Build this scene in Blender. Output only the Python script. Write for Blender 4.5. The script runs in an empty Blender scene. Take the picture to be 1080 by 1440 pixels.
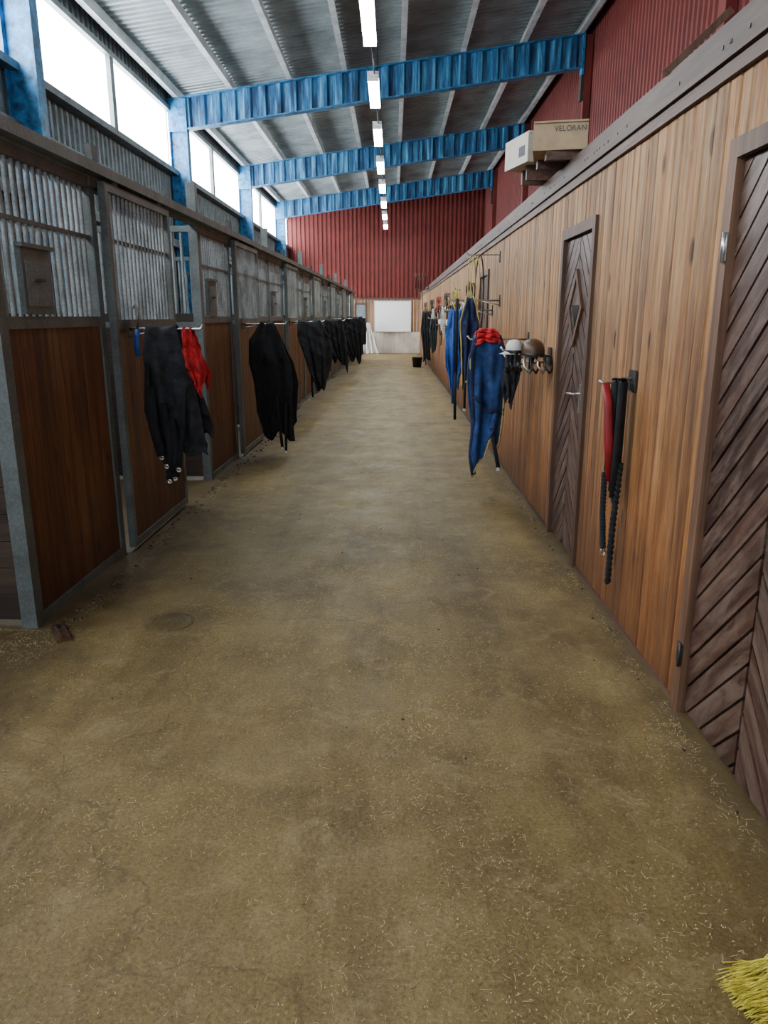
import bpy, math, random
from mathutils import Vector, Matrix
random.seed(7)
S=bpy.context.scene
COL=S.collection

# ---------------------------------------------------------------- materials
def newmat(name):
    m=bpy.data.materials.new(name); m.use_nodes=True
    nt=m.node_tree; b=nt.nodes['Principled BSDF']
    return m,nt,b
def N(nt,t,**k):
    return nt.nodes.new(t)
def L(nt,a,b): nt.links.new(a,b)
def ramp(nt,fac,stops):
    r=nt.nodes.new('ShaderNodeValToRGB'); e=r.color_ramp.elements
    while len(e)<len(stops): e.new(.5)
    for i,(p,c) in enumerate(stops):
        e[i].position=p; e[i].color=(c[0],c[1],c[2],1)
    L(nt,fac,r.inputs[0]); return r.outputs[0]
def mix(nt,mode,fac,a,b):
    m=nt.nodes.new('ShaderNodeMix'); m.data_type='RGBA'; m.blend_type=mode
    if isinstance(fac,(int,float)): m.inputs[0].default_value=fac
    else: L(nt,fac,m.inputs[0])
    for i,x in ((6,a),(7,b)):
        if isinstance(x,(tuple,list)): m.inputs[i].default_value=(x[0],x[1],x[2],1)
        else: L(nt,x,m.inputs[i])
    return m.outputs[2]
def mth(nt,op,a,b=None):
    m=nt.nodes.new('ShaderNodeMath'); m.operation=op
    for i,x in ((0,a),(1,b)):
        if x is None: continue
        if isinstance(x,(int,float)): m.inputs[i].default_value=x
        else: L(nt,x,m.inputs[i])
    return m.outputs[0]
def bump(nt,b,h,s=.3,d=.01):
    bp=nt.nodes.new('ShaderNodeBump'); bp.inputs['Strength'].default_value=s; bp.inputs['Distance'].default_value=d
    L(nt,h,bp.inputs['Height']); L(nt,bp.outputs[0],b.inputs['Normal'])
def NZ(nt,vec,s,d=6,r=.6,dist=0,sc=None):
    n=nt.nodes.new('ShaderNodeTexNoise'); n.inputs['Scale'].default_value=s; n.inputs['Detail'].default_value=d; n.inputs['Roughness'].default_value=r; n.inputs['Distortion'].default_value=dist
    if sc:
        mp=nt.nodes.new('ShaderNodeMapping'); mp.inputs['Scale'].default_value=sc; L(nt,vec,mp.inputs[0]); L(nt,mp.outputs[0],n.inputs['Vector'])
    else: L(nt,vec,n.inputs['Vector'])
    return n.outputs[0]
def simple(name,c,rough=.6,metal=0,var=.15,scale=12,bmp=0):
    m,nt,b=newmat(name)
    tc=N(nt,'ShaderNodeTexCoord'); n=NZ(nt,tc.outputs['Object'],scale,5)
    c1=tuple(max(0,x*(1-var*2)) for x in c); c2=tuple(min(1,x*(1+var*2)) for x in c)
    L(nt,ramp(nt,n,[(.3,c1),(.7,c2)]),b.inputs['Base Color'])
    b.inputs['Roughness'].default_value=rough; b.inputs['Metallic'].default_value=metal
    if bmp: bump(nt,b,n,bmp)
    return m
def emis(name,c,s):
    m,nt,b=newmat(name)
    b.inputs['Base Color'].default_value=(.8,.8,.8,1)
    b.inputs['Emission Color'].default_value=(*c,1); b.inputs['Emission Strength'].default_value=s
    return m
def wood(name,dark,mid,light,rot=(0,0,0),grain=(26,26,1.3),rough=.6,knots=True,bvar=.35,wear=None,stain=None,weather=None,wsc=5,wsp=None):
    m,nt,b=newmat(name)
    tc=N(nt,'ShaderNodeTexCoord'); O=tc.outputs['Object']; at=N(nt,'ShaderNodeAttribute'); at.attribute_name='rnd'
    mp0=N(nt,'ShaderNodeMapping'); mp0.inputs['Rotation'].default_value=rot
    L(nt,O,mp0.inputs[0])
    off=nt.nodes.new('ShaderNodeVectorMath'); off.operation='MULTIPLY_ADD'
    L(nt,at.outputs['Fac'],off.inputs[0]); off.inputs[1].default_value=(31,17,53); L(nt,mp0.outputs[0],off.inputs[2])
    G=off.outputs[0]
    n=NZ(nt,G,1,7,.62,.6,grain)
    col=ramp(nt,n,[(.3,dark),(.5,mid),(.72,light)])
    v=ramp(nt,at.outputs['Fac'],[(0,(1-bvar,)*3),(.5,(1,1-.03,1-.06)),(1,(1+bvar*.6,1+bvar*.6,1+bvar*.5))])
    col=mix(nt,'MULTIPLY',1,col,v)
    col=mix(nt,'MULTIPLY',.8,col,ramp(nt,NZ(nt,O,1.1,4),[(.35,(.62,.58,.55)),(.62,(1.1,1.08,1.05))]))
    if weather:
        n5=NZ(nt,G,1,9,.72,0,(14,14,.8))
        f=ramp(nt,n5,[(.46,(0,0,0)),(.62,(1,1,1))])
        col=mix(nt,'MIX',mth(nt,'MULTIPLY',f,.55),col,weather)
        f2=ramp(nt,n5,[(.32,(1,1,1)),(.47,(0,0,0))])
        col=mix(nt,'MIX',mth(nt,'MULTIPLY',f2,.7),col,tuple(x*.5 for x in dark))
        gr=ramp(nt,NZ(nt,G,1,5,.8,0,(90,90,3)),[(.38,(.52,.5,.48)),(.58,(1.12,1.12,1.12))])
        col=mix(nt,'MULTIPLY',.85,col,gr)
    if stain:
        sx=N(nt,'ShaderNodeSeparateXYZ'); L(nt,O,sx.inputs[0])
        f=mth(nt,'ADD',sx.outputs[2],mth(nt,'MULTIPLY',NZ(nt,O,2.3,6,.7),1.4))
        rr=N(nt,'ShaderNodeMapRange'); rr.inputs['From Min'].default_value=1.0; rr.inputs['From Max'].default_value=2.5
        rr.inputs['To Min'].default_value=1; rr.inputs['To Max'].default_value=0
        L(nt,f,rr.inputs[0])
        col=mix(nt,'MULTIPLY',rr.outputs[0],col,stain)
        rr=N(nt,'ShaderNodeMapRange'); rr.inputs['From Min'].default_value=.5; rr.inputs['From Max'].default_value=1.3
        rr.inputs['To Min'].default_value=.75; rr.inputs['To Max'].default_value=0
        L(nt,f,rr.inputs[0])
        col=mix(nt,'MIX',rr.outputs[0],col,tuple(x*.55 for x in dark))
        sm=ramp(nt,NZ(nt,O,3.2,9,.75,.4,(1,1,.6)),[(.55,(0,0,0)),(.70,(1,1,1))])
        col=mix(nt,'MIX',mth(nt,'MULTIPLY',sm,.5),col,tuple(x*.8 for x in dark))
    if wear:
        w=ramp(nt,NZ(nt,G,1,10,.78,.3,wsp or (wsc,wsc,wsc)),[(.45,(0,0,0)),(.60,(1,1,1))])
        col=mix(nt,'MIX',mth(nt,'MULTIPLY',w,.55),col,wear)
    if knots:
        mk=N(nt,'ShaderNodeMapping'); mk.inputs['Scale'].default_value=(6,6,2.6); L(nt,G,mk.inputs[0])
        vo=N(nt,'ShaderNodeTexVoronoi'); vo.inputs['Scale'].default_value=1; L(nt,mk.outputs[0],vo.inputs['Vector'])
        k=ramp(nt,vo.outputs['Distance'],[(.09,(1,1,1)),(.17,(0,0,0))])
        col=mix(nt,'MIX',mth(nt,'MULTIPLY',k,.9),col,tuple(x*.35 for x in dark))
    L(nt,col,b.inputs['Base Color']); b.inputs['Roughness'].default_value=rough
    bump(nt,b,n,.25,.004)
    return m

M_wall=wood('pine_planks',(.15,.064,.022),(.31,.150,.052),(.44,.235,.09),stain=(.72,.50,.32),rough=.68,weather=(.43,.29,.155),bvar=.42)
M_trimw=wood('dark_trim_wood',(.04,.022,.016),(.085,.045,.032),(.15,.09,.065),grain=(26,1.3,26),knots=False)
M_framew=wood('door_frame_wood',(.060,.028,.016),(.11,.055,.032),(.175,.10,.062),knots=False)
DW=((.026,.011,.009),(.055,.025,.019),(.095,.049,.038))
M_dl=wood('door_wood_rising',*DW,rot=(math.radians(-45),0,0),knots=False,wear=(.20,.14,.11),rough=.45,wsp=(12,12,3))
M_dr=wood('door_wood_falling',*DW,rot=(math.radians(45),0,0),knots=False,wear=(.20,.14,.11),rough=.45,wsp=(12,12,3))
M_stall=wood('stall_planks',(.085,.030,.009),(.17,.068,.021),(.27,.12,.042),rough=.58,bvar=.3,weather=(.27,.14,.065),stain=(.75,.62,.5))
M_part=wood('partition_planks',(.02,.013,.01),(.045,.028,.02),(.07,.045,.03),grain=(1.3,26,26),knots=False)
M_backw=wood('back_wall_planks',(.14,.07,.035),(.24,.13,.07),(.34,.2,.11),knots=False)
M_pale=wood('pale_planks',(.5,.46,.42),(.62,.58,.54),(.72,.7,.66),knots=False,bvar=.1)
M_gap=simple('gap_dark',(.012,.007,.005),.9)

def galv(name,c,metal=.55,rough=.45,lo=.65):
    m,nt,b=newmat(name)
    tc=N(nt,'ShaderNodeTexCoord'); O=tc.outputs['Object']
    v=N(nt,'ShaderNodeTexVoronoi'); v.inputs['Scale'].default_value=60; L(nt,O,v.inputs['Vector'])
    a=ramp(nt,v.outputs['Distance'],[(0,tuple(x*1.15 for x in c)),(.7,tuple(x*.82 for x in c))])
    d=ramp(nt,NZ(nt,O,4,7),[(.35,(lo,lo*.96,lo*.9)),(.6,(1.1,1.1,1.1))])
    L(nt,mix(nt,'MULTIPLY',.9,a,d),b.inputs['Base Color'])
    b.inputs['Metallic'].default_value=metal; b.inputs['Roughness'].default_value=rough
    return m
M_galv=galv('galvanised_steel',(.15,.175,.178),.35,.5)
M_galvd=galv('galvanised_dull',(.19,.235,.26),.3,.6)
M_bar=galv('galvanised_bars',(.40,.48,.52),.3,.45,.5)
M_blue=simple('blue_paint',(.018,.15,.33),.45,0,.4,9)
def streak():
    m,nt,b=newmat('blue_beam_web')
    tc=N(nt,'ShaderNodeTexCoord')
    n=NZ(nt,tc.outputs['Object'],1,7,.7,0,(8,8,.8))
    L(nt,ramp(nt,n,[(.40,(.006,.030,.08)),(.5,(.018,.12,.28)),(.60,(.09,.31,.50))]),b.inputs['Base Color']); b.inputs['Roughness'].default_value=.5
    return m
M_web=streak()
M_red=simple('red_sheet',(.125,.013,.010),.65,0,.12,2)
M_ceil=simple('roof_deck',(.27,.32,.33),.55,.1,.18,1.5)
M_purl=simple('purlin_steel',(.50,.54,.56),.5,.2,.15,3)
M_white=simple('white_enamel',(.75,.77,.77),.35,0,.04)
M_win=emis('frosted_daylight_pane',(.93,.97,1.0),24)
M_tube=emis('fluorescent_diffuser',(.95,1.0,.93),85)
M_board=simple('whiteboard_surface',(.85,.88,.89),.25,0,.02)
M_black=simple('black_fabric',(.008,.009,.012),.9,0,.3,20,.3)
M_grey=simple('charcoal_fabric',(.017,.019,.024),.9,0,.35,20,.3)
M_navy=simple('navy_fabric',(.006,.015,.06),.85,0,.3,20,.2)
M_bluef=simple('blue_fabric',(.010,.075,.32),.8,0,.2,14,.3)
M_blued=simple('blue_rug_fabric',(.010,.045,.16),.85,0,.3,14,.3)
M_redf=simple('red_fabric',(.42,.008,.014),.8,0,.2,14,.2)
M_redl=simple('red_leather',(.23,.008,.014),.5,0,.15,14)
M_yel=simple('yellow_piping',(.40,.33,.10),.6,0,.1)
M_straw=simple('broom_bristle',(.70,.54,.06),.6,0,.3,30)
M_stem=simple('straw_stems',(.46,.37,.20),.7,0,.3,3)
M_metal=simple('bright_metal',(.6,.6,.6),.3,.9,.1)
M_iron=simple('dark_iron',(.05,.05,.05),.5,.6,.2)
M_card=simple('cardboard',(.38,.285,.17),.8,0,.08)
M_cardw=simple('white_cardboard',(.52,.48,.41),.7,0,.05)
M_ink=simple('print_ink',(.06,.06,.08),.7,0,.02)
M_plb=simple('black_plastic',(.012,.012,.013),.4,0,.1)
M_wfab=simple('white_fabric',(.60,.60,.58),.8,0,.06)
M_brl=simple('brown_leather',(.075,.038,.020),.45,0,.2)
M_glass=simple('dark_glass',(.02,.018,.02),.15,0,.1)
M_bstrap=simple('blue_strap',(.012,.06,.30),.6,0,.1)

def floor_mat(name='worn_concrete',dk=1.0):
    m,nt,b=newmat(name)
    tc=N(nt,'ShaderNodeTexCoord'); O=tc.outputs['Object']
    def noise(*a): return NZ(nt,O,*a)
    base=ramp(nt,noise(1.1,12,.68,.3),[(.30,(.125*dk,.080*dk,.022*dk)),(.5,(.205*dk,.143*dk,.047*dk)),(.7,(.29*dk,.215*dk,.083*dk))])
    fine=ramp(nt,noise(85,6,.8),[(.32,(.45,.42,.36)),(.5,(1,1,1)),(.70,(1.6,1.55,1.45))])
    col=mix(nt,'MULTIPLY',.95,base,fine)
    st=ramp(nt,noise(1,10,.75,.3,(2.4,.35,1)),[(.36,(.58,.53,.45)),(.52,(1,1,1)),(.68,(1.2,1.18,1.13))])
    col=mix(nt,'MULTIPLY',.75,col,st)
    damp=ramp(nt,noise(1.7,10,.72,.6),[(.36,(.55,.50,.42)),(.47,(1,1,1))])
    col=mix(nt,'MULTIPLY',.6,col,damp)
    sc=ramp(nt,noise(5,13,.86,.5),[(.51,(0,0,0)),(.64,(1,1,1))])
    col=mix(nt,'MIX',mth(nt,'MULTIPLY',sc,.55),col,(.40,.31,.155))
    reg=ramp(nt,noise(.9,5,.6),[(.40,(.3,.3,.3)),(.58,(1,1,1))])
    sp=ramp(nt,noise(42,5,.85,3.8),[(.59,(0,0,0)),(.64,(1,1,1))])
    col=mix(nt,'MIX',mth(nt,'MULTIPLY',mth(nt,'MULTIPLY',sp,.8),reg),col,(.52,.44,.28))
    dkp=ramp(nt,noise(30,4,.8,1.5),[(.33,(1,1,1)),(.38,(0,0,0))])
    col=mix(nt,'MIX',mth(nt,'MULTIPLY',dkp,.65),col,(.05,.03,.012))
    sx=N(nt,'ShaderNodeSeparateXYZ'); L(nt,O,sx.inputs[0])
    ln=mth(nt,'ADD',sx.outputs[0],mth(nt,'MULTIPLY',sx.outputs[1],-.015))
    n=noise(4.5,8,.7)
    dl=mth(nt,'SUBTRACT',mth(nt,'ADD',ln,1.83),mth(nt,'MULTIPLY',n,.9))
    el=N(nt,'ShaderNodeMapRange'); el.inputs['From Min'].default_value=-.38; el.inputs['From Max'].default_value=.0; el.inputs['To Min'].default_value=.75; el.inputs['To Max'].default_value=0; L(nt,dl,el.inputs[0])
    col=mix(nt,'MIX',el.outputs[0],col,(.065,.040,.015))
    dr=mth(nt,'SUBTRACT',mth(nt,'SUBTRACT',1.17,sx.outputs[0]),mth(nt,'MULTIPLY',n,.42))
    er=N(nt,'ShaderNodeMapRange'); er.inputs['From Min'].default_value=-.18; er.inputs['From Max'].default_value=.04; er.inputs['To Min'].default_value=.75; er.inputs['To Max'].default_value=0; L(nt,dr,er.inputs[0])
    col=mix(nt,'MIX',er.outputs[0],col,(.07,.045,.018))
    wv=nt.nodes.new('ShaderNodeVectorMath'); wv.operation='ADD'
    nn=N(nt,'ShaderNodeTexNoise'); nn.inputs['Scale'].default_value=1.6; nn.inputs['Detail'].default_value=8; L(nt,O,nn.inputs['Vector'])
    L(nt,O,wv.inputs[0]); L(nt,nn.outputs['Color'],wv.inputs[1])
    vo=N(nt,'ShaderNodeTexVoronoi'); vo.feature='DISTANCE_TO_EDGE'; vo.inputs['Scale'].default_value=.42; L(nt,wv.outputs[0],vo.inputs['Vector'])
    cr=ramp(nt,vo.outputs['Distance'],[(.0,(1,1,1)),(.0026,(0,0,0))])
    col=mix(nt,'MIX',mth(nt,'MULTIPLY',cr,.5),col,(.08,.05,.02))
    L(nt,col,b.inputs['Base Color'])
    L(nt,ramp(nt,noise(3),[(.3,(.45,.45,.45)),(.7,(.66,.66,.66))]),b.inputs['Roughness'])
    bump(nt,b,noise(45,8,.75),.5,.006)
    return m
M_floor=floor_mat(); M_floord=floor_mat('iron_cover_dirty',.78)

# ---------------------------------------------------------------- mesh builder
class MB:
    def __init__(s): s.v=[];s.f=[];s.m=[];s.r=[];s.sm=[];s.mats=[]
    def mi(s,m):
        if m not in s.mats: s.mats.append(m)
        return s.mats.index(m)
    def add(s,vs,fs,mat,rnd=None,smooth=False):
        o=len(s.v); s.v+= [tuple(x) for x in vs]; i=s.mi(mat)
        if rnd is None: rnd=random.random()
        for f in fs:
            s.f.append([o+k for k in f]); s.m.append(i); s.r.append(rnd); s.sm.append(smooth)
    def box(s,x0,x1,y0,y1,z0,z1,mat,rnd=None,mtx=None):
        vs=[Vector((x,y,z)) for x in (x0,x1) for y in (y0,y1) for z in (z0,z1)]
        if mtx: vs=[mtx@v for v in vs]
        s.add(vs,[(0,1,3,2),(4,6,7,5),(0,4,5,1),(2,3,7,6),(0,2,6,4),(1,5,7,3)],mat,rnd)
    def tube(s,pts,r,mat,n=8,flat=1.0,up=Vector((0,0,1)),cap=True):
        P=[Vector(p) for p in pts]; vs=[];k=len(P)
        rr=r if isinstance(r,(list,tuple)) else [r]*k
        for i,p in enumerate(P):
            t=(P[min(i+1,k-1)]-P[max(i-1,0)]).normalized()
            a=t.cross(up)
            if a.length<.05: a=t.cross(Vector((1,0,0)))
            a.normalize(); b=t.cross(a)
            for j in range(n):
                w=2*math.pi*(j+.5)/n
                vs.append(p+a*math.cos(w)*rr[i]+b*math.sin(w)*rr[i]*flat)
        fs=[(i*n+j,i*n+(j+1)%n,(i+1)*n+(j+1)%n,(i+1)*n+j) for i in range(k-1) for j in range(n)]
        if cap: fs+= [tuple(range(n))[::-1],tuple((k-1)*n+j for j in range(n))]
        s.add(vs,fs,mat,None,True)
    def grid(s,fn,nu,nv,mat,smooth=True):
        vs=[fn(i/nu,j/nv) for j in range(nv+1) for i in range(nu+1)]
        fs=[(j*(nu+1)+i,j*(nu+1)+i+1,(j+1)*(nu+1)+i+1,(j+1)*(nu+1)+i) for j in range(nv) for i in range(nu)]
        s.add(vs,fs,mat,None,smooth)
    def lathe(s,c,prof,mat,n=24,sx=1,sy=1,mtx=None):
        vs=[]
        for r,z in prof:
            for j in range(n):
                w=2*math.pi*j/n; v=Vector((r*math.cos(w)*sx,r*math.sin(w)*sy,z))
                if mtx: v=mtx@v
                vs.append(v+Vector(c))
        k=len(prof)
        fs=[(i*n+j,i*n+(j+1)%n,(i+1)*n+(j+1)%n,(i+1)*n+j) for i in range(k-1) for j in range(n)]
        s.add(vs,fs,mat,None,True)
    def poly(s,pts2,x0,x1,mat):
        n=len(pts2)
        vs=[(x0,p[0],p[1]) for p in pts2]+[(x1,p[0],p[1]) for p in pts2]
        fs=[tuple(range(n)),tuple(range(n,2*n))[::-1]]+[(i,(i+1)%n,n+(i+1)%n,n+i) for i in range(n)]
        s.add(vs,fs,mat)
    def obj(s,name,loc=(0,0,0),rot=0,solid=0,bevel=0,sub=0):
        me=bpy.data.meshes.new(name); me.from_pydata(s.v,[],s.f)
        for m in s.mats: me.materials.append(m)
        me.polygons.foreach_set('material_index',s.m); me.polygons.foreach_set('use_smooth',s.sm)
        a=me.attributes.new('rnd','FLOAT','FACE'); a.data.foreach_set('value',s.r)
        me.update()
        o=bpy.data.objects.new(name,me); COL.objects.link(o); o.location=loc; o.rotation_euler[2]=rot
        if sub: md=o.modifiers.new('sub','SUBSURF'); md.levels=sub; md.render_levels=sub
        if solid: md=o.modifiers.new('sol','SOLIDIFY'); md.thickness=solid; md.offset=0
        if bevel: md=o.modifiers.new('bev','BEVEL'); md.width=bevel; md.segments=2; md.limit_method='ANGLE'
        return o

XW=1.17; YB=33.0; Y0=-4.0; XL=-4.45; XR=3.8
# ---------------------------------------------------------------- floor
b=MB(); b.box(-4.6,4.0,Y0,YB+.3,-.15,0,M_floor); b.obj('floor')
b=MB()
b.lathe((-1.17,3.62,0),[(.128,.0),(.128,.004),(.118,.004),(.116,.0015),(.108,.0015),(.106,.004),(.0,.004)],M_floord,40)
for k in range(-3,4):
    for q in range(-3,4):
        if k*k+q*q<11: b.box(-1.17+k*.026-.007,-1.17+k*.026+.007,3.62+q*.026-.007,3.62+q*.026+.007,.004,.0055,M_floord)
b.obj('drain_cover')

# ---------------------------------------------------------------- right plank wall
doors=[(1.74,2.79,2.13),(4.53,5.40,2.11),(9.50,10.5,2.11)]
b=MB(); y=Y0
while y<YB:
    w=random.choice([.085,.095,.095,.105,.12]); y1=min(y+w,YB)
    z0=.02
    for d in doors:
        if y1>d[0]+.03 and y<d[1]-.03: z0=d[2]-.02
    x=XW-random.uniform(0,.004)
    g=.008; c=.006
    vs=[];
    for zz in (z0,2.44): vs+=[(XW+.022,y,zz),(x+c,y,zz),(x,y+c,zz),(x,y1-g-c,zz),(x+c,y1-g,zz),(XW+.022,y1-g,zz)]
    b.add(vs,[(i,i+1,i+7,i+6) for i in range(5)]+[(0,1,2,3,4,5)],M_wall)
    y=y1
b.box(XW+.06,XW+.10,Y0,YB,0,2.44,M_gap)
b.box(XW+.022,XW+.06,Y0,YB,2.2,2.44,M_gap)
prev=Y0
for d in doors:
    b.box(XW+.022,XW+.06,prev,d[0]+.02,0,2.2,M_gap); prev=d[1]-.02
b.box(XW+.022,XW+.06,prev,YB,0,2.2,M_gap)
b.obj('wall_right')
b=MB()
b.box(XW-.035,XW+.06,Y0,YB,2.40,2.52,M_trimw); b.box(XW-.02,XW+.03,Y0,YB,2.345,2.40,M_trimw)
for k in range(60):
    yy=random.uniform(1.5,14); b.box(XW-.038,XW-.034,yy,yy+.012,2.44,2.452,M_iron)
b.obj('trim_1')
b=MB(); b.box(XW+.06,XR-.01,Y0,YB-.05,2.45,2.5,M_part); b.obj('loft_deck')
b=MB()
prev=Y0
for d in doors+[(YB,0,0)]:
    b.box(XW-.01,XW+.01,prev,d[0]-.0,0,.02,M_trimw); prev=d[1]
b.obj('baseboard_right')

def clip(poly,ax,val,keep_less):
    out=[];n=len(poly)
    for i in range(n):
        a=poly[i];c=poly[(i+1)%n]
        ia=(a[ax]<=val)==keep_less or a[ax]==val; ic=(c[ax]<=val)==keep_less or c[ax]==val
        if ia: out.append(a)
        if ia!=ic:
            t=(val-a[ax])/(c[ax]-a[ax]); out.append((a[0]+t*(c[0]-a[0]),a[1]+t*(c[1]-a[1])))
    return out
def chevron(b,ya,yb,z0,z1,slope,x0,x1,mat,p=.125,gap=.016):
    zz=z0-1.2
    while zz<z1+1.2:
        pts=[(ya-.0,zz),(yb,zz+slope*(yb-ya)),(yb,zz+slope*(yb-ya)+p-gap),(ya,zz+p-gap)]
        for ax,v,kl in ((1,z0,False),(1,z1,True)):
            if pts: pts=clip(pts,ax,v,kl)
        if len(pts)>2: b.poly(pts,x0+random.uniform(0,.003),x1,mat)
        zz+=p
def chev_door(name,ya,yb,z1,handle=None,diamond=False,hinge=True):
    b=MB(); fr=.065
    for (p,q) in ((ya,ya+fr),(yb-fr,yb)):
        b.box(XW-.022,XW+.055,p,q,0,z1,M_framew)
    b.box(XW-.022,XW+.055,ya+fr,yb-fr,z1-fr,z1,M_framew)
    a,c=ya+fr+.004,yb-fr-.004; mid=(a+c)/2; zt=z1-fr-.006
    b.box(XW+.022,XW+.05,a,c,.012,zt,M_gap,.1)
    chevron(b,mid+.007,c,.02,zt,-1.0,XW+.004,XW+.024,M_dl)
    chevron(b,a,mid-.007,.02,zt,1.0,XW+.004,XW+.024,M_dr)
    if diamond:
        cy,cz=mid+.0,1.60; h=.21;w=.16
        def dm(s): return [(cy-w*s,cz),(cy,cz-h*s),(cy+w*s,cz),(cy,cz+h*s)]
        P=dm(1.15);Q=dm(.88)
        for k in range(4):
            b.poly([P[k],P[(k+1)%4],Q[(k+1)%4],Q[k]],XW-.012,XW+.01,M_framew)
        b.poly(Q,XW-.002,XW+.012,M_dl)
        b.poly([(cy-.10,cz+.02),(cy,cz-.12),(cy+.10,cz+.02)],XW-.004,XW,M_glass)
    if handle:
        hy,hz=handle
        b.box(XW-.002,XW+.008,hy-.02,hy+.02,hz-.09,hz+.09,M_metal)
        b.tube([(XW,hy,hz+.03),(XW-.05,hy,hz+.03),(XW-.055,hy+.01,hz+.03),(XW-.055,hy+.11,hz+.025)],.008,M_metal)
    if hinge:
        for hz,mm,r in ((.25,M_iron,.006),(1.78,M_metal,.009)):
            b.tube([(XW-.03,yb-fr+.01,hz-.05),(XW-.03,yb-fr+.01,hz+.05)],r,mm)
            b.box(XW-.026,XW-.02,yb-fr,yb-.02,hz-.045,hz+.045,mm)
    return b.obj(name)
chev_door('door_1',1.74,2.79,2.13)
chev_door('door_2',4.53,5.40,2.11,handle=(4.72,1.05),diamond=True,hinge=False)
chev_door('door_3',9.5,10.5,2.11,handle=(9.65,1.05),hinge=False)

# ---------------------------------------------------------------- corrugated shells
def prof(a,bb,p,h):
    out=[];t=a
    while t<bb:
        out+= [(t,0),(t+.38*p,0),(t+.5*p,h),(t+.88*p,h)]; t+=p
    out.append((bb,0)); return [o for o in out if o[0]<=bb]
def corr(name,pr,f0,f1,mat):
    b=MB(); vs=[];
    for t,o in pr: vs+= [f0(t,o),f1(t,o)]
    b.add(vs,[(2*i,2*i+2,2*i+3,2*i+1) for i in range(len(pr)-1)],mat,.5)
    return b
def zt(x): return 5.65+.1375*(x+4.4)
P=prof(Y0,YB+.2,.17,.055)
b=corr('ceiling',P,lambda t,o:(XL-.2,t,zt(XL-.2)+.2+o),lambda t,o:(XR+.15,t,zt(XR+.15)+.2+o),M_ceil); b.obj('ceiling')
P=prof(Y0,YB,.17,.035)
b=corr('r',P,lambda t,o:(XR+o,t,2.45),lambda t,o:(XR+o,t,7.1),M_red)
b.obj('wall_red_side')
P=prof(XL-.05,XR+.05,.18,.045)
b=corr('r',P,lambda t,o:(t,YB+o,2.28),lambda t,o:(t,YB+o,7.1),M_red)
b.box(XL,XR,YB-.03,YB+.0,2.24,2.32,M_trimw)
x=XL
while x<XR:
    b.box(x,x+.135,YB-.02,YB+.03,0,2.26,M_backw); x+=.14
x=-1.15
while x<1.1:
    b.box(x,x+.118,YB-.035,YB-.02,0.02,.90,M_pale); x+=.12
b.obj('wall_back')
P=prof(Y0,29.8,.18,.04)
b=corr('l',P,lambda t,o:(XL-o,t,0),lambda t,o:(XL-o,t,4.33),M_galvd)
def addc(P,z0,z1):
    vs=[]
    for t,o in P: vs+=[(XL-o,t,z0),(XL-o,t,z1)]
    b.add(vs,[(2*i,2*i+2,2*i+3,2*i+1) for i in range(len(P)-1)],M_galvd,.5)
addc(prof(29.8,YB,.18,.04),2.5,4.33)
addc(prof(32.6,YB,.18,.04),0,2.5)
addc(prof(Y0,YB,.18,.04),5.50,6.0)
for z in (2.9,3.6):
    b.box(XL,XL+.12,Y0,YB,z,z+.14,M_galvd)
b.obj('wall_left')
cols=[2.6,9.4,16.0,22.8,29.6]
b=MB()
b.box(XL-.05,XL+.16,Y0,YB,4.27,4.36,M_galv); b.box(XL-.05,XL+.08,Y0,YB,5.44,5.52,M_galv)
b.obj('trim_2')
segs=[(-4,2.6),(2.75,9.4),(9.55,16),(16.15,22.8),(22.95,29.6),(29.75,33)]
for i,(p,q) in enumerate(segs):
    b=MB(); b.box(XL-.03,XL-.01,p,q,4.36,5.44,M_win)
    if q-p>5:
        yy=(p+q)/2+.15; b.box(XL-.02,XL+.06,yy-.08,yy+.08,4.36,5.44,M_galv)
    b.obj('window_%d'%(i+1))
b=MB(); b.box(XL-.03,XL-.01,29.8,32.6,0.0,2.5,M_win)
for yy in (29.8,31.17,32.54): b.box(XL-.01,XL+.05,yy,yy+.06,0,2.5,M_galv)
for z in (0,1.1,2.44): b.box(XL-.01,XL+.05,29.8,32.6,z,z+.07,M_galv)
b.obj('door_5')
# ---------------------------------------------------------------- blue frames
for yc in cols:
    b=MB()
    xa,xb=-4.42,3.62; H=.57
    P=prof(xa,xb,.30,.07); vs=[]
    for x,o in P: vs+=[(x,yc+.06+o,zt(x)-H),(x,yc+.06+o,zt(x))]
    b.add(vs,[(2*i,2*i+2,2*i+3,2*i+1) for i in range(len(P)-1)],M_web,.5)
    for dz,t in ((0,.02),(-H,.02)):
        v=[(xa,yc,zt(xa)+dz-t),(xb,yc,zt(xb)+dz-t),(xb,yc+.2,zt(xb)+dz-t),(xa,yc+.2,zt(xa)+dz-t),
           (xa,yc,zt(xa)+dz),(xb,yc,zt(xb)+dz),(xb,yc+.2,zt(xb)+dz),(xa,yc+.2,zt(xa)+dz)]
        b.add(v,[(0,3,2,1),(4,5,6,7),(0,1,5,4),(1,2,6,5),(2,3,7,6),(3,0,4,7)],M_blue)
    for x in (-4.42,-4.08): b.box(x,x+.02,yc,yc+.2,0,zt(-4.2)-.02,M_blue)
    b.box(-4.4,-4.08,yc+.09,yc+.105,0,zt(-4.2)-.3,M_blue)
    if yc>12: b.box(-4.42,-4.06,yc-.004,yc+.0,zt(-4.2)-.62,zt(-4.2)-.02,M_blue)
    b.box(3.6,3.64,yc,yc+.2,zt(3.6)-.7,zt(3.6)+.03,M_blue)
    b.box(3.66,3.79,yc+.02,yc+.18,2.51,zt(3.6)-.02,M_red); b.box(3.60,3.66,yc+.02,yc+.18,zt(3.6)-1.15,zt(3.6)-.70,M_iron)
    b.obj('steel_portal_frame')
b=MB()
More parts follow.
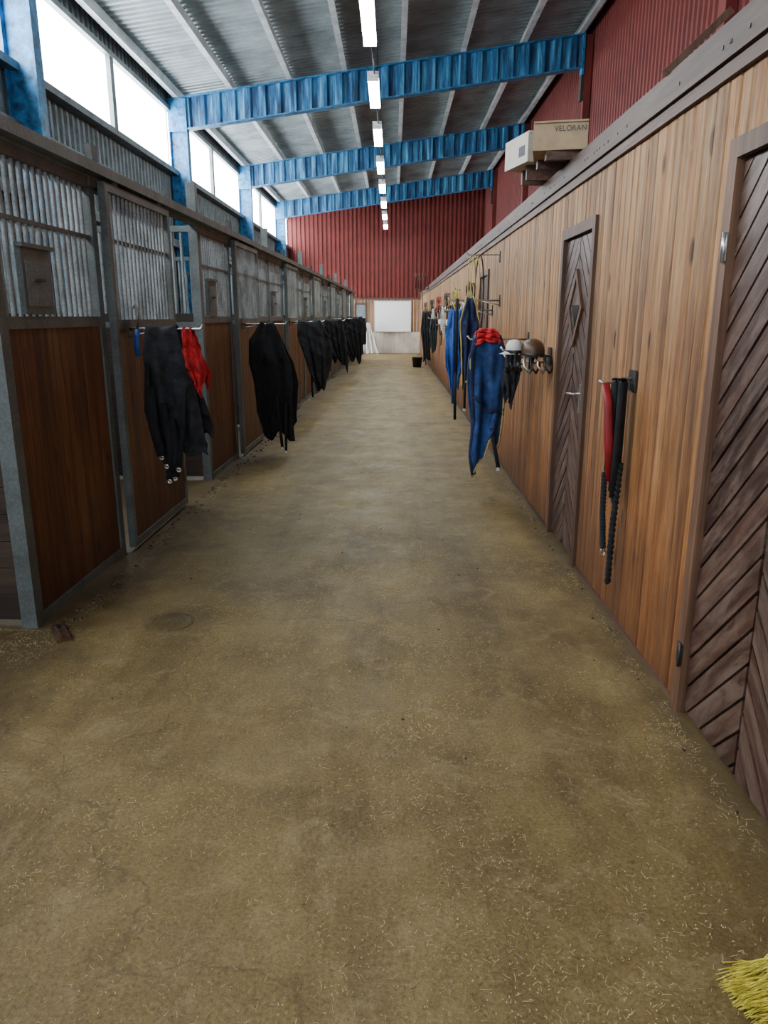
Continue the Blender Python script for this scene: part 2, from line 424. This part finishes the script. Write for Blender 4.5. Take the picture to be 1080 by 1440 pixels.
for x in (-4.25,-3.17,-2.02,-.95,.17,1.32,2.48,3.55):
    z=zt(x); b.box(x,x+.012,Y0,YB,z,z+.2,M_purl); b.box(x-.05,x+.05,Y0,YB,z+.001,z+.014,M_purl)
b.obj('roof_purlins')

# ---------------------------------------------------------------- luminaires
ZL=4.95;XC=-.31
for yc in (10.05,13.0,15.9,18.95,21.9,24.9,27.9,30.8):
    b=MB()
    b.box(XC-.085,XC+.085,yc-.76,yc+.76,ZL+.02,ZL+.09,M_white)
    b.grid(lambda u,v:(XC+.08*math.cos(math.pi*u)*-1,yc-.74+1.48*v,ZL+.02-.055*math.sin(math.pi*u)),8,1,M_tube)
    for e in (-.75,.74): b.box(XC-.085,XC+.085,yc+e,yc+e+.012,ZL-.04,ZL+.04,M_white)
    for yy in (yc-.5,yc+.5): b.tube([(XC,yy,ZL+.09),(XC,yy,zt(XC)+.19)],.004,M_iron,5)
    if yc<30: b.tube([(XC+.02,yc+.76,ZL+.07),(XC+.02,yc+2.3,ZL+.06)],.012,M_iron,6)
    b.obj('fluorescent_light')

# ---------------------------------------------------------------- stalls
ROT=-.015; SL=(-1.85,3.57,0); ML=3.57; NM=7
def bars(b,axis,a,c,fix,z0,z1,step=.07,r=.0135):
    n=int((c-a)/step)
    for i in range(1,n):
        t=a+(c-a)*i/n
        p=[(fix,t,z0),(fix,t,z1)] if axis=='y' else [(t,fix,z0),(t,fix,z1)]
        b.tube(p,r,M_bar,6,cap=False)
def planks(b,a,c,x0,x1,z0,z1,mat,w=.135):
    n=max(1,round((c-a)/w))
    for i in range(n):
        b.box(x0,x1,a+(c-a)*i/n+.002,a+(c-a)*(i+1)/n-.002,z0,z1,mat)
    b.box((x0+x1)/2-.002,(x0+x1)/2+.002,a,c,z0,z1,M_gap)
XP=-2.2
for i in range(NM):
    y0=i*ML; b=MB()
    hp=2.42 if i==0 else 2.70
    b.box(-.05,.03,y0-.04,y0+.04,0,hp,M_galv)
    b.box(-.055,.02,y0+1.18,y0+1.25,0,2.46,M_galv)
    b.box(.02,.035,y0+1.17,y0+1.26,2.30,2.50,M_galv)
    b.box(.02,.06,y0+1.17,y0+1.26,2.42,2.53,M_iron)
    def fixed(a,c):
        b.box(-.04,.02,a,c,0,.05,M_galv); b.box(-.035,.02,a,c,1.49,1.55,M_galv)
        b.box(-.04,.02,a,c,2.29,2.345,M_galv)
        planks(b,a,c,-.02,.008,.05,1.49,M_stall)
        bars(b,'y',a,c,-.01,1.55,2.29)
        b.box(-.024,.004,a,c,2.0,2.022,M_galv)
    fixed(y0+.04,y0+1.18)
    b.box(.0,.03,y0+.24,y0+.54,1.56,1.88,M_galv); b.box(.028,.036,y0+.27,y0+.51,1.6,1.82,M_galvd)
    b.box(.01,.05,y0+.22,y0+.56,1.88,1.90,M_galv); b.box(.03,.06,y0+.36,y0+.42,1.72,1.735,M_iron)
    if i>0: fixed(y0+2.55,y0+ML-.04)
    b.box(.03,.10,y0-.02,y0+ML+.0,2.36,2.42,M_galv); b.box(-.04,.03,y0,y0+ML,2.345,2.375,M_galvd)
    b.box(-.045,.0,y0+1.25,y0+2.55,2.29,2.345,M_galv)
    for (pf) in ([y0] if i<NM-1 else [y0,y0+ML]):
        z=.04
        while z<1.45:
            b.box(XP,-.05,pf-.02,pf+.02,z,z+.137,M_part); z+=.14
        b.box(XP,-.05,pf-.025,pf+.025,1.45,1.5,M_galv); b.box(XP,-.05,pf-.025,pf+.025,2.29,2.34,M_galv)
        b.box(XP-.05,XP,pf-.03,pf+.03,0,2.4,M_galv)
        bars(b,'x',XP,-.05,pf,1.5,2.29,.08)
    b.obj('horse_stall',SL,ROT)
    b=MB(); a,c=y0+1.26,y0+2.53; xa,xb=.04,.085
    for p,q in ((a,a+.05),(c-.05,c)): b.box(xa,xb,p,q,.03,2.34,M_galv)
    for p,q in ((.03,.08),(1.47,1.53),(2.29,2.34)): b.box(xa,xb,a+.05,c-.05,p,q,M_galv)
    planks(b,a+.05,c-.05,xa+.008,xb-.01,.08,1.47,M_stall)
    bars(b,'y',a+.05,c-.05,xa+.02,1.53,2.29)
    b.box(xa+.008,xb-.02,a+.05,c-.05,2.0,2.022,M_galv)
    for yy in (a+.2,c-.2):
        b.box(xb-.02,xb,yy-.02,yy+.02,2.34,2.36,M_galv)
    b.tube([(xb,c-.12,1.1),(xb+.03,c-.12,1.1),(xb+.03,c-.12,1.3),(xb,c-.12,1.3)],.008,M_metal,6)
    b.obj('stall_sliding_door',SL,ROT)

# ---------------------------------------------------------------- blankets
def interp(rows,s):
    n=len(rows)-1; t=s*n; k=min(int(t),n-1); f=t-k
    f=f*f*(3-2*f)*.5+f*.5
    return [rows[k][j]*(1-f)+rows[k+1][j]*f for j in range(3)]
def blanket(name,y,rows,mat,seed=0,nf=4,amp=.035,hem=.05,piping=None,spread=.06,extra=None,trim=None,back=.9,bshift=0.0,tilt=0.0):
    rd=random.Random(seed); ph=[rd.uniform(0,6.28) for _ in range(6)]
    b=MB()
    def side(sg,ln):
        def fn(u,v):
            v2=v*ln; z,xl,xr=interp(rows,v2)
            x=xl+(xr-xl)*u + (bshift*v if sg<0 else 0)
            x+=.02*math.sin(8*v+ph[0]+sg+3*u)*abs(2*u-1)*v
            dz=hem*v*v*(.6*math.sin(u*5+ph[1]+sg)+.4*math.sin(u*11+ph[2]))+tilt*v*v*(u-.5)
            fold=amp*min(1,v*2.5)*(math.sin(u*nf*6.28+ph[3]+1.3*math.sin(v*2.5+ph[4])+sg)+.45*math.sin(u*nf*11+v*4+ph[5]))
            fold+=.016*math.sin(v*17+u*5+ph[2])*math.sin(u*6+ph[1])+.010*math.sin(v*31-u*9+ph[4])
            g=.03*min(1,v*14)**.5+spread*v
            sag=-.02*math.sin(math.pi*u)*(1 if v<.05 else 0)
            return (x,y-sg*g+fold*.8,z+dz+sag)
        return fn
    f1=side(1,1.0); f2=side(-1,back)
    b.grid(f1,36,40,mat); b.grid(f2,36,40,mat)
    if piping:
        o=Vector((0,-.008,0)); r=.0036
        b.tube([Vector(f1(.02,j/24))+o for j in range(25)],r,piping,5)
        b.tube([Vector(f1(.98,j/24))+o for j in range(25)],r,piping,5)
        b.tube([Vector(f1(i/24,.99))+o for i in range(25)],r,piping,5)
    if trim:
        o=Vector((0,-.007,0))
        for u in (.05,.95): b.tube([Vector(f1(u,j/24))+o for j in range(25)],.02,trim,6,.25,Vector((0,1,0)))
        b.tube([Vector(f1(.1+.8*i/24,.45+.2*i/24))+o for i in range(25)],.016,trim,6,.25,Vector((0,1,0)))
    if extra:
        for pts,r,m in extra:
            b.tube(pts,r,m,6,.35,Vector((0,1,0)))
            x,yy,z=pts[-1]
            b.tube([(x+.012*math.cos(a*.7),yy-.004,z-.014+.012*math.sin(a*.7)) for a in range(10)],.0025,M_metal,5,cap=False)
    return b.obj(name,solid=.012)
def rug_rack(name,y,z,xa,xb):
    sg=1 if xb>xa else -1
    xa+=sg*.006
    b=MB(); b.box(min(xa,xa+.006*sg),max(xa,xa+.006*sg),y-.03,y+.03,z-.06,z+.06,M_iron)
    b.tube([(xa,y,z),(xb,y,z),(xb+.02*sg,y,z+.03)],.009,M_metal)
    b.tube([(xa,y,z-.05),(xa+(xb-xa)*.35,y,z-.008)],.006,M_metal)
    b.obj(name)
rug_rack('rug_rack',5.0,1.47,-1.735,-1.26)
blanket('horse_rug',5.0,[(1.50,-1.61,-1.42),(1.33,-1.63,-1.37),(1.12,-1.62,-1.33),(.88,-1.60,-1.27),(.72,-1.57,-1.235),(.66,-1.52,-1.24)],M_grey,1,2,.022,.06,back=.85,bshift=.02,tilt=.06,
   extra=[([(-1.60,4.92,1.25),(-1.61,4.87,.95),(-1.57,4.86,.80),(-1.50,4.85,.60)],.014,M_black),([(-1.5,4.87,1.0),(-1.47,4.85,.7),(-1.49,4.85,.50)],.020,M_black),([(-1.36,4.88,1.1),(-1.38,4.84,.80),(-1.42,4.84,.58)],.014,M_black),
   ([(-1.58,4.88,1.1),(-1.57,4.85,.85),(-1.53,4.85,.66)],.03,M_black),([(-1.46,4.87,.9),(-1.43,4.85,.7),(-1.45,4.85,.52)],.028,M_black)])
blanket('red_cloth',5.0,[(1.485,-1.37,-1.32),(1.35,-1.38,-1.27),(1.2,-1.36,-1.235),(1.07,-1.31,-1.25)],M_redf,2,2,.015,.05,spread=.03)
b=MB(); b.tube([(-1.66,4.96,1.47),(-1.67,4.95,1.38),(-1.665,4.95,1.30)],.02,M_bstrap,6,.3,Vector((0,1,0)));b.tube([(-1.68,4.97,1.6),(-1.66,4.95,1.63),(-1.64,4.96,1.58),(-1.66,4.96,1.47)],.007,M_metal);b.obj('lead_strap')
rug_rack('rug_rack',8.5,1.47,-1.685,-1.2)
blanket('horse_rug',8.5,[(1.5,-1.46,-1.33),(1.3,-1.59,-1.25),(1.05,-1.60,-1.15),(.8,-1.56,-1.11),(.5,-1.54,-1.12),(.22,-1.44,-1.13)],M_black,3,2,.035,.10,back=.9,bshift=.03,tilt=-.14,
   extra=[([(-1.3,8.35,.7),(-1.25,8.33,.12)],.014,M_black),([(-1.20,8.38,.6),(-1.21,8.33,.08)],.012,M_black)])
rug_rack('rug_rack',12.1,1.47,-1.635,-1.1)
blanket('horse_rug',12.1,[(1.5,-1.50,-1.15),(1.25,-1.50,-1.03),(1.0,-1.42,-.98),(.7,-1.34,-1.0),(.46,-1.22,-1.06)],M_grey,4,3,.04,.12,tilt=.2,extra=[([(-1.3,12.0,.7),(-1.28,11.98,.3)],.014,M_black)])
rug_rack('rug_rack',15.7,1.47,-1.58,-1.0)
blanket('horse_rug',15.7,[(1.5,-1.42,-1.05),(1.1,-1.38,-.95),(.6,-1.2,-.94)],M_black,5,4,.05,.12,tilt=-.2)
rug_rack('rug_rack',19.3,1.5,-1.53,-.90)
blanket('horse_rug',19.3,[(1.52,-1.3,-.90),(1.1,-1.3,-.80),(.45,-1.05,-.80)],M_black,6,4,.05,.1)
rug_rack('rug_rack',22.8,1.5,-1.48,-.95)
blanket('horse_rug',22.8,[(1.55,-1.38,-.92),(1.1,-1.35,-.86),(.55,-1.25,-.9)],M_black,8,4,.05,.1)
rug_rack('rug_rack',26.2,1.5,-1.43,-.95)
blanket('horse_rug',26.2,[(1.5,-1.35,-.95),(1.1,-1.3,-.9),(.6,-1.25,-.95)],M_grey,9,4,.05,.1)

# right side rugs
rug_rack('rug_rack',6.6,1.36,XW,.66)
blanket('horse_rug',6.6,[(1.39,.70,.92),(1.2,.66,.975),(.95,.665,.98),(.7,.69,.98),(.48,.69,.94),(.36,.72,.90)],M_blued,11,2,.032,.12,piping=M_yel,tilt=.22,trim=M_navy,
   extra=[([(.86,6.5,.6),(.90,6.47,.4),(.93,6.47,.26)],.014,M_black)])
blanket('red_cloth',6.62,[(1.45,.75,.86),(1.40,.71,.92),(1.33,.72,.9)],M_redf,12,2,.015,.02,spread=.05)
blanket('horse_rug',6.25,[(1.30,.93,1.02),(1.1,.92,1.03),(.85,.94,1.0)],M_black,15,2,.015,.05,spread=.03)
rug_rack('rug_rack',6.25,1.28,XW,.90)
rug_rack('rug_rack',8.5,1.72,XW,.62)
blanket('horse_rug',8.5,[(1.76,.80,.88),(1.5,.74,.94),(1.15,.74,.93),(.80,.78,.88)],M_navy,13,2,.03,.06,piping=M_yel,
  extra=[([(.80,8.4,1.0),(.80,8.38,.55)],.012,M_black)])
rug_rack('rug_rack',9.1,1.62,XW,.62)
blanket('horse_rug',9.1,[(1.64,.66,.82),(1.4,.63,.86),(1.0,.64,.84),(.72,.68,.78)],M_bluef,14,2,.03,.06)
b=MB(); b.tube([(.70,8.45,.95),(.695,8.44,.7),(.70,8.43,.42)],.018,M_black,6,.4,Vector((0,1,0))); b.tube([(.70,8.47,1.74),(.70,8.45,.95)],.018,M_black,6,.4,Vector((0,1,0)));b.tube([(.665,8.47,1.6),(.66,8.45,1.1),(.67,8.45,.6)],.014,M_bstrap,6,.4,Vector((0,1,0)));b.obj('girth_strap')
b=MB(); b.box(XW-.014,XW-.004,8.57,8.63,2.12,2.24,M_iron); b.tube([(XW-.006,8.6,2.2),(.82,8.6,2.2),(.80,8.6,2.23)],.004,M_iron,6)
def loopx(b,x,y,w,z1,z0,mat,r):
    b.tube([(x+w*math.sin(a*math.pi/12),y,z1-(z1-z0)*(1-math.cos(a*math.pi/12))/2) for a in range(25)],r,mat,6)
loopx(b,.90,8.58,.05,2.2,1.55,M_yel,.006); loopx(b,.86,8.6,.04,2.2,1.72,M_yel,.006); loopx(b,.95,8.62,.05,2.2,1.3,M_plb,.008)
b.obj('lunging_rein')

# headcollar with ropes near door
b=MB()
b.box(XW-.014,XW-.006,3.62,3.72,1.20,1.30,M_iron)
b.tube([(XW-.006,3.67,1.26),(1.02,3.67,1.235),(1.0,3.67,1.25)],.008,M_metal)
for k,(x,yo,zb) in enumerate([(1.12,.0,.75),(1.10,-.02,.70),(1.13,.03,.66),(1.08,0.01,.80)]):
    b.tube([(x,3.67+yo+.02,zb),(x,3.67+yo+.015,1.1),(x,3.67+yo,1.26),(x-.005,3.67+yo-.03,1.24),(x-.01,3.66+yo-.035,1.0),(x-.012,3.66+yo-.03,zb-.02)],.018,M_black,6,.3,Vector((0,1,0)))
b.tube([(1.03,3.66,1.24),(1.04,3.63,1.15),(1.055,3.62,.95),(1.07,3.62,.76)],[.018,.022,.024,.016],M_redl,8,.4,Vector((0,1,0)))
def rope(b,pts,r,mat):
    P=[Vector(p) for p in pts]; n=90
    for s in range(2):
        q=[]
        for i in range(n+1):
            t=i/n*(len(P)-1); k=min(int(t),len(P)-2); f=t-k; p=P[k]*(1-f)+P[k+1]*f
            a=i*.75+s*math.pi; q.append(p+Vector((math.cos(a)*r*.6,math.sin(a)*r*.6,0)))
        b.tube(q,r*.75,mat,6)
rope(b,[(1.12,3.62,.85),(1.10,3.60,.55),(1.09,3.58,.24)],.013,M_black)
rope(b,[(1.05,3.64,.80),(1.05,3.62,.6),(1.06,3.6,.42)],.012,M_black)
b.tube([(1.06+.012*math.cos(a*.7),3.6,.40+.02*math.sin(a*.7)) for a in range(10)],.004,M_metal,5)
b.obj('headcollar_with_lead_rope')

def dome(b,c,r,mat,trimm,sy=1.2):
    prof=[(r*math.cos(a)**.8,r*1.05*math.sin(a)) for a in [i*math.pi/2/10*.999 for i in range(11)]]
    b.lathe(c,[(r*.98,-.03)]+prof,mat,24,1,sy)
    b.lathe(c,[(r*1.0,-.035),(r*1.04,-.022),(r*1.0,-.010)],trimm,24,1,sy)
    b.grid(lambda u,v:(c[0]-(r+.05*v*math.sin(math.pi*u))*math.sin(math.pi*u),c[1]+r*sy*math.cos(math.pi*u)*.9,c[2]-.02-.02*v),10,3,mat)
    b.tube([(c[0],c[1]-r*1.1,c[2]),(c[0]-.01,c[1]-r*.6,c[2]-.12),(c[0]-.01,c[1],c[2]-.16),(c[0]-.01,c[1]+r*.6,c[2]-.12),(c[0],c[1]+r*1.1,c[2])],.007,M_black,6)
b=MB()
b.box(XW-.016,XW-.006,5.60,5.70,1.20,1.33,M_iron); b.tube([(XW-.006,5.64,1.27),(.84,5.64,1.25),(.82,5.64,1.28)],.009,M_metal)
b.tube([(XW-.006,5.72,1.22),(.90,5.72,1.20)],.009,M_metal); b.tube([(.9,5.55,1.2),(.9,5.75,1.2)],.009,M_metal)
b.obj('helmet_rack')
b=MB(); dome(b,(1.03,5.64,1.30),.088,M_brl,M_plb); b.obj('riding_helmet')
b=MB(); dome(b,(.90,5.68,1.32),.062,M_wfab,M_plb)
for k in range(4):
    b.tube([(.84+.03*k,5.6,1.27),(.83+.03*k,5.56,1.20-.015*(k%2)),(.85+.03*k,5.6,1.17)],.018,M_plb if k%2 else M_grey,8)
b.obj('riding_helmet')
b=MB()
for k in range(4):
    b.tube([(.96+.05*k,5.55,1.27),(.95+.05*k,5.52,1.20),(.99+.05*k,5.52,1.15),(1.02+.05*k,5.55,1.2),(1.0+.05*k,5.58,1.27)],.010,M_plb if k%2 else M_metal,6)
b.obj('bridle')

def halter(y,z,mat,s=1,drop=.35):
    b=MB(); b.tube([(XW-.006,y,z),(XW-.09,y,z),(XW-.10,y,z+.03)],.006,M_iron,6)
    rd=random.Random(int(y*10))
    for k in range(3):
        w=(.05+.03*rd.random())*s; d=drop*(.7+.5*rd.random()); xo=XW-.05-.03*k
        pts=[(xo-.02*math.sin(a*math.pi/8),y+w*math.sin(a*math.pi/8),z-d*(1-math.cos(a*math.pi/8))/2) for a in range(17)]
        b.tube(pts,.011,mat,6,.5)
    b.tube([(XW-.05,y,z-drop*.9),(XW-.06,y+.02,z-drop-.25)],.012,mat,6)
    b.lathe((XW-.05,y,z-drop*.9),[(0,.03),(.02,.02),(.025,0),(.02,-.02),(0,-.03)],M_metal,8)
    b.obj('headcollar')
hm=[M_plb,M_wfab,M_plb,M_yel,M_plb,M_brl,M_plb,M_wfab,M_plb,M_redl]
k=0
for y in [11.0,11.8,12.9,13.5,14.1,15.1,15.8,16.7,17.7,18.6,19.6,20.7,21.8,23,24.5,26]:
    halter(y,1.75 if k%3 else 2.0,hm[k%len(hm)],1.3,.35+.12*(k%3)); k+=1
for i,y in enumerate([11.3,12.9,14.5,16.2,18.1,20.1,22.0]):
    b=MB(); b.box(XW-.014,XW-.006,y,y+.22,1.50,1.66,M_cardw); b.obj('name_card')
for j,y in enumerate([12.2,14.4,17.0,20.0]):
    b=MB(); b.box(XW-.20,XW-.006,y,y+.5,1.36,1.38,M_trimw)
    b.box(XW-.02,XW-.006,y+.04,y+.08,1.22,1.36,M_iron)
    for q in range(3):
        b.lathe((XW-.10,y+.1+.15*q,1.38),[(0,0),(.055,0),(.06,.02),(.06,.09),(.05,.11),(0,.11)],[M_wfab,M_plb,M_wfab][(q+j)%3],14)
    b.obj('tack_shelf')
rug_rack('rug_rack',22.5,1.7,XW,.8)
blanket('horse_rug',22.5,[(1.7,.85,1.10),(1.2,.82,1.10),(.3,.9,1.10)],M_black,21,3,.03,.06)
rug_rack('rug_rack',19.4,1.5,XW,.9)
blanket('horse_rug',19.4,[(1.5,.95,1.10),(1.2,.92,1.10),(.7,.95,1.08)],M_grey,22,3,.03,.06)
b=MB(); b.lathe((.76,24,0),[(0,.005),(.13,.005),(.165,.30),(.175,.30),(.175,.31),(.158,.31),(.125,.02),(0,.02)],M_plb,24)
b.tube([(.76+.17*math.cos(a*math.pi/10),24,.30-.12*math.sin(a*math.pi/10)) for a in range(11)],.005,M_metal,6); b.obj('bucket')
b=MB(); b.tube([(1.08,25,0.0),(.98,25,1.2),(.92,24.9,2.35)],.018,M_trimw,8)
b.tube([(.72,24.9,2.42),(.92,24.9,2.36),(1.12,24.9,2.42)],.014,M_iron,6)
for k in range(5):
    x=.72+.1*k; b.tube([(x,24.9,2.40),(x-.03,24.8,2.66),(x-.10,24.7,2.86)],.012,M_iron,6)
b.obj('pitchfork')

# ---------------------------------------------------------------- back wall
b=MB(); b.box(-.80,.74,YB-.07,YB-.045,.93,2.17,M_board)
for p in ((-.83,-.80,.90,2.20),(.74,.77,.90,2.20)): b.box(p[0],p[1],YB-.075,YB-.04,p[2],p[3],M_metal)
b.box(-.80,.74,YB-.075,YB-.04,2.17,2.20,M_metal); b.box(-.80,.74,YB-.075,YB-.04,.90,.93,M_metal)
b.box(-.5,.4,YB-.13,YB-.075,.90,.915,M_metal); b.obj('whiteboard')
b=MB(); b.box(-1.65,-1.58,YB-.06,YB-.025,0,2.1,M_trimw);b.box(-1.2,-1.13,YB-.06,YB-.025,0,2.1,M_trimw);b.box(-1.58,-1.2,YB-.06,YB-.025,2.03,2.1,M_trimw)
b.box(-1.58,-1.2,YB-.05,YB-.025,.01,2.03,M_galvd); b.tube([(-1.25,YB-.05,1.0),(-1.25,YB-.1,1.0),(-1.35,YB-.1,1.0)],.01,M_metal); b.obj('door_4')
blanket('plastic_sheet',32.6,[(1.3,-1.12,-1.0),(.8,-1.2,-.85),(.02,-1.3,-.6)],M_wfab,31,3,.05,.0)

# ---------------------------------------------------------------- boxes on loft edge
def carton(name,c,s,ang,mat,text=None,tsize=.08):
    b=MB(); x,y,z=s
    b.box(-x/2,x/2,-y/2,y/2,0,z,mat)
    b.box(-.025,.025,-y/2-.001,y/2+.001,z,z+.002,M_card); b.box(-.025,.025,-y/2-.001,-y/2,z*.6,z,M_card)
    b.box(-x/2-.001,-x/2,-y/2+.05,-y/2+.16,z*.25,z*.6,M_ink)
    b.box(-x/2,x/2,-y/2-.012,-y/2-.006,z*.93,z*1.0,mat)
    o=b.obj(name,c,ang,bevel=.004)
    if text:
        cu=bpy.data.curves.new('label','FONT'); cu.body=text; cu.size=tsize; cu.align_x='CENTER'; cu.align_y='CENTER'; cu.extrude=.0005
        t=bpy.data.objects.new('lettering',cu); COL.objects.link(t); t.data.materials.append(M_ink)
        t.parent=o; t.location=(.06,-y/2-.003,z*.72); t.rotation_euler=(math.pi/2,0,0)
    return o
carton('cardboard_box',(1.05,6.05,2.625),(.30,.42,.20),.25,M_cardw)
carton('cardboard_box',(1.10,5.40,2.58),(.34,.40,.17),-.2,M_card,'VELORAN',.045)
b=MB(); b.box(.98,1.9,5.22,5.27,2.525,2.578,M_trimw); b.box(.98,1.9,5.52,5.57,2.525,2.578,M_trimw);b.box(.98,1.9,5.95,6.0,2.525,2.62,M_trimw); b.box(.98,1.9,6.15,6.2,2.525,2.62,M_trimw); b.obj('timber_battens')
b=MB(); mt=Matrix.Translation((1.24,3.45,2.635))@Matrix.Rotation(-.75,4,'Y'); b.box(-.16,.16,-.03,.03,-.014,.014,M_framew,mtx=mt); b.box(1.2,1.6,3.5,3.56,2.52,2.55,M_trimw); b.obj('timber_offcut')

b=MB()
mt=Matrix.Translation((-1.66,3.44,.0))@Matrix.Rotation(.6,4,'Z')
b.box(-.035,.035,-.08,.08,.004,.022,M_framew,mtx=mt); b.box(-.024,-.012,-.10,.10,.022,.040,M_framew,mtx=mt); b.box(.012,.024,-.10,.10,.022,.040,M_framew,mtx=mt); b.box(-.03,.03,.05,.06,.02,.045,M_iron,mtx=mt)
b.obj('door_stop_block')

# broom
b=MB()
mt=Matrix.Translation((1.07,1.28,.10))@Matrix.Rotation(.25,4,'Z')
b.box(-.02,.035,-.19,.19,0,.045,M_trimw,mtx=mt)
rd=random.Random(3)
for k in range(2600):
    yy=rd.uniform(-.185,.185); p=mt@Vector((rd.uniform(-.02,.03),yy,.01))
    q=mt@Vector((-.10+rd.uniform(-.06,.04),yy*1.1+rd.uniform(-.015,.015),-.03+rd.uniform(-.02,.03)))
    t=mt@Vector((-.18+rd.uniform(-.07,.03),yy*1.2+rd.uniform(-.03,.03),-.075+rd.uniform(-.015,.04)))
    b.tube([p,q,t],.0013,M_straw,3,cap=False)
b.tube([mt@Vector((.015,0,.04)),Vector((1.10,1.26,.75)),Vector((1.12,1.22,1.4))],.013,M_framew,8)
b.obj('broom')

# straw litter
b=MB(); rd=random.Random(11)
def straw(x,y,l):
    a=rd.uniform(0,6.28); w=rd.uniform(.0005,.0010)+(.0006 if l<.01 else 0); bend=rd.uniform(-.7,.7)
    dx,dy=math.cos(a),math.sin(a); mx,my=x+dx*l/2,y+dy*l/2; a2=a+bend; ex,ey=mx+math.cos(a2)*l/2,my+math.sin(a2)*l/2
    n=(-dy*w,dx*w); z=.0015+rd.random()*.002
    b.add([(x-n[0],y-n[1],z),(x+n[0],y+n[1],z),(mx-n[0],my-n[1],z+.002),(mx+n[0],my+n[1],z+.002),(ex-n[0],ey-n[1],z),(ex+n[0],ey+n[1],z)],[(0,2,3,1),(2,4,5,3)],M_stem)
cl=[(rd.uniform(-1.4,1.1),rd.uniform(.9,5),rd.uniform(.08,.4)) for _ in range(70)]
for k in range(15000):
    if rd.random()<.6:
        c=rd.choice(cl); x,y=rd.gauss(c[0],c[2]),rd.gauss(c[1],c[2])
    else: x,y=rd.uniform(-3,1.14),.8+7*rd.random()**1.5
    if x>1.14 or y<.6 or (x<-1.75 and y>3.4): continue
    straw(x,y,rd.choice([.004,.005,.006,.008,.01,.012,.016,.024]))
for k in range(1000):
    y=rd.uniform(1.5,9); straw(1.125-abs(rd.gauss(0,.03)),y,rd.choice([.01,.02,.03]))
for k in range(1500):
    y=rd.uniform(3.4,10); straw(-1.70+.015*(y-3.5)+abs(rd.gauss(0,.06)),y,rd.choice([.01,.02,.03]))
for k in range(1800):
    straw(rd.uniform(-3.2,-1.5),min(3.5,rd.gauss(3.3,.15)),rd.choice([.015,.03]))
b.obj('straw_litter')
b=MB()
for k in range(320):
    y=rd.uniform(3.5,12); x=-1.74+.015*(y-3.5)+abs(rd.gauss(0,.06)); r=rd.uniform(.004,.015)
    if rd.random()<.25: x=1.12-abs(rd.gauss(0,.03)); y=rd.uniform(2,9); r*=.6
    if rd.random()<.12: x=rd.uniform(-1.3,1); y=rd.uniform(1.5,6); r*=.5
    b.lathe((x,y,0),[(r,0),(r*.9,r*.5),(r*.4,r*.9),(0,r)],M_brl,6,rd.uniform(.7,1.3),rd.uniform(.7,1.3))
b.obj('dirt_clods')

# ---------------------------------------------------------------- world & camera
w=bpy.data.worlds.new('world'); S.world=w; w.use_nodes=True
bg=w.node_tree.nodes['Background']; bg.inputs[0].default_value=(.85,.92,1,1); bg.inputs[1].default_value=2.2
cam=bpy.data.cameras.new('camera'); co=bpy.data.objects.new('camera',cam); COL.objects.link(co)
cam.sensor_fit='VERTICAL'; cam.sensor_height=36; cam.lens=36*1048/1440; cam.clip_end=200; cam.clip_start=.02
co.location=(0,0,1.55); co.rotation_euler=(math.radians(90-14.7),0,.012)
S.camera=co
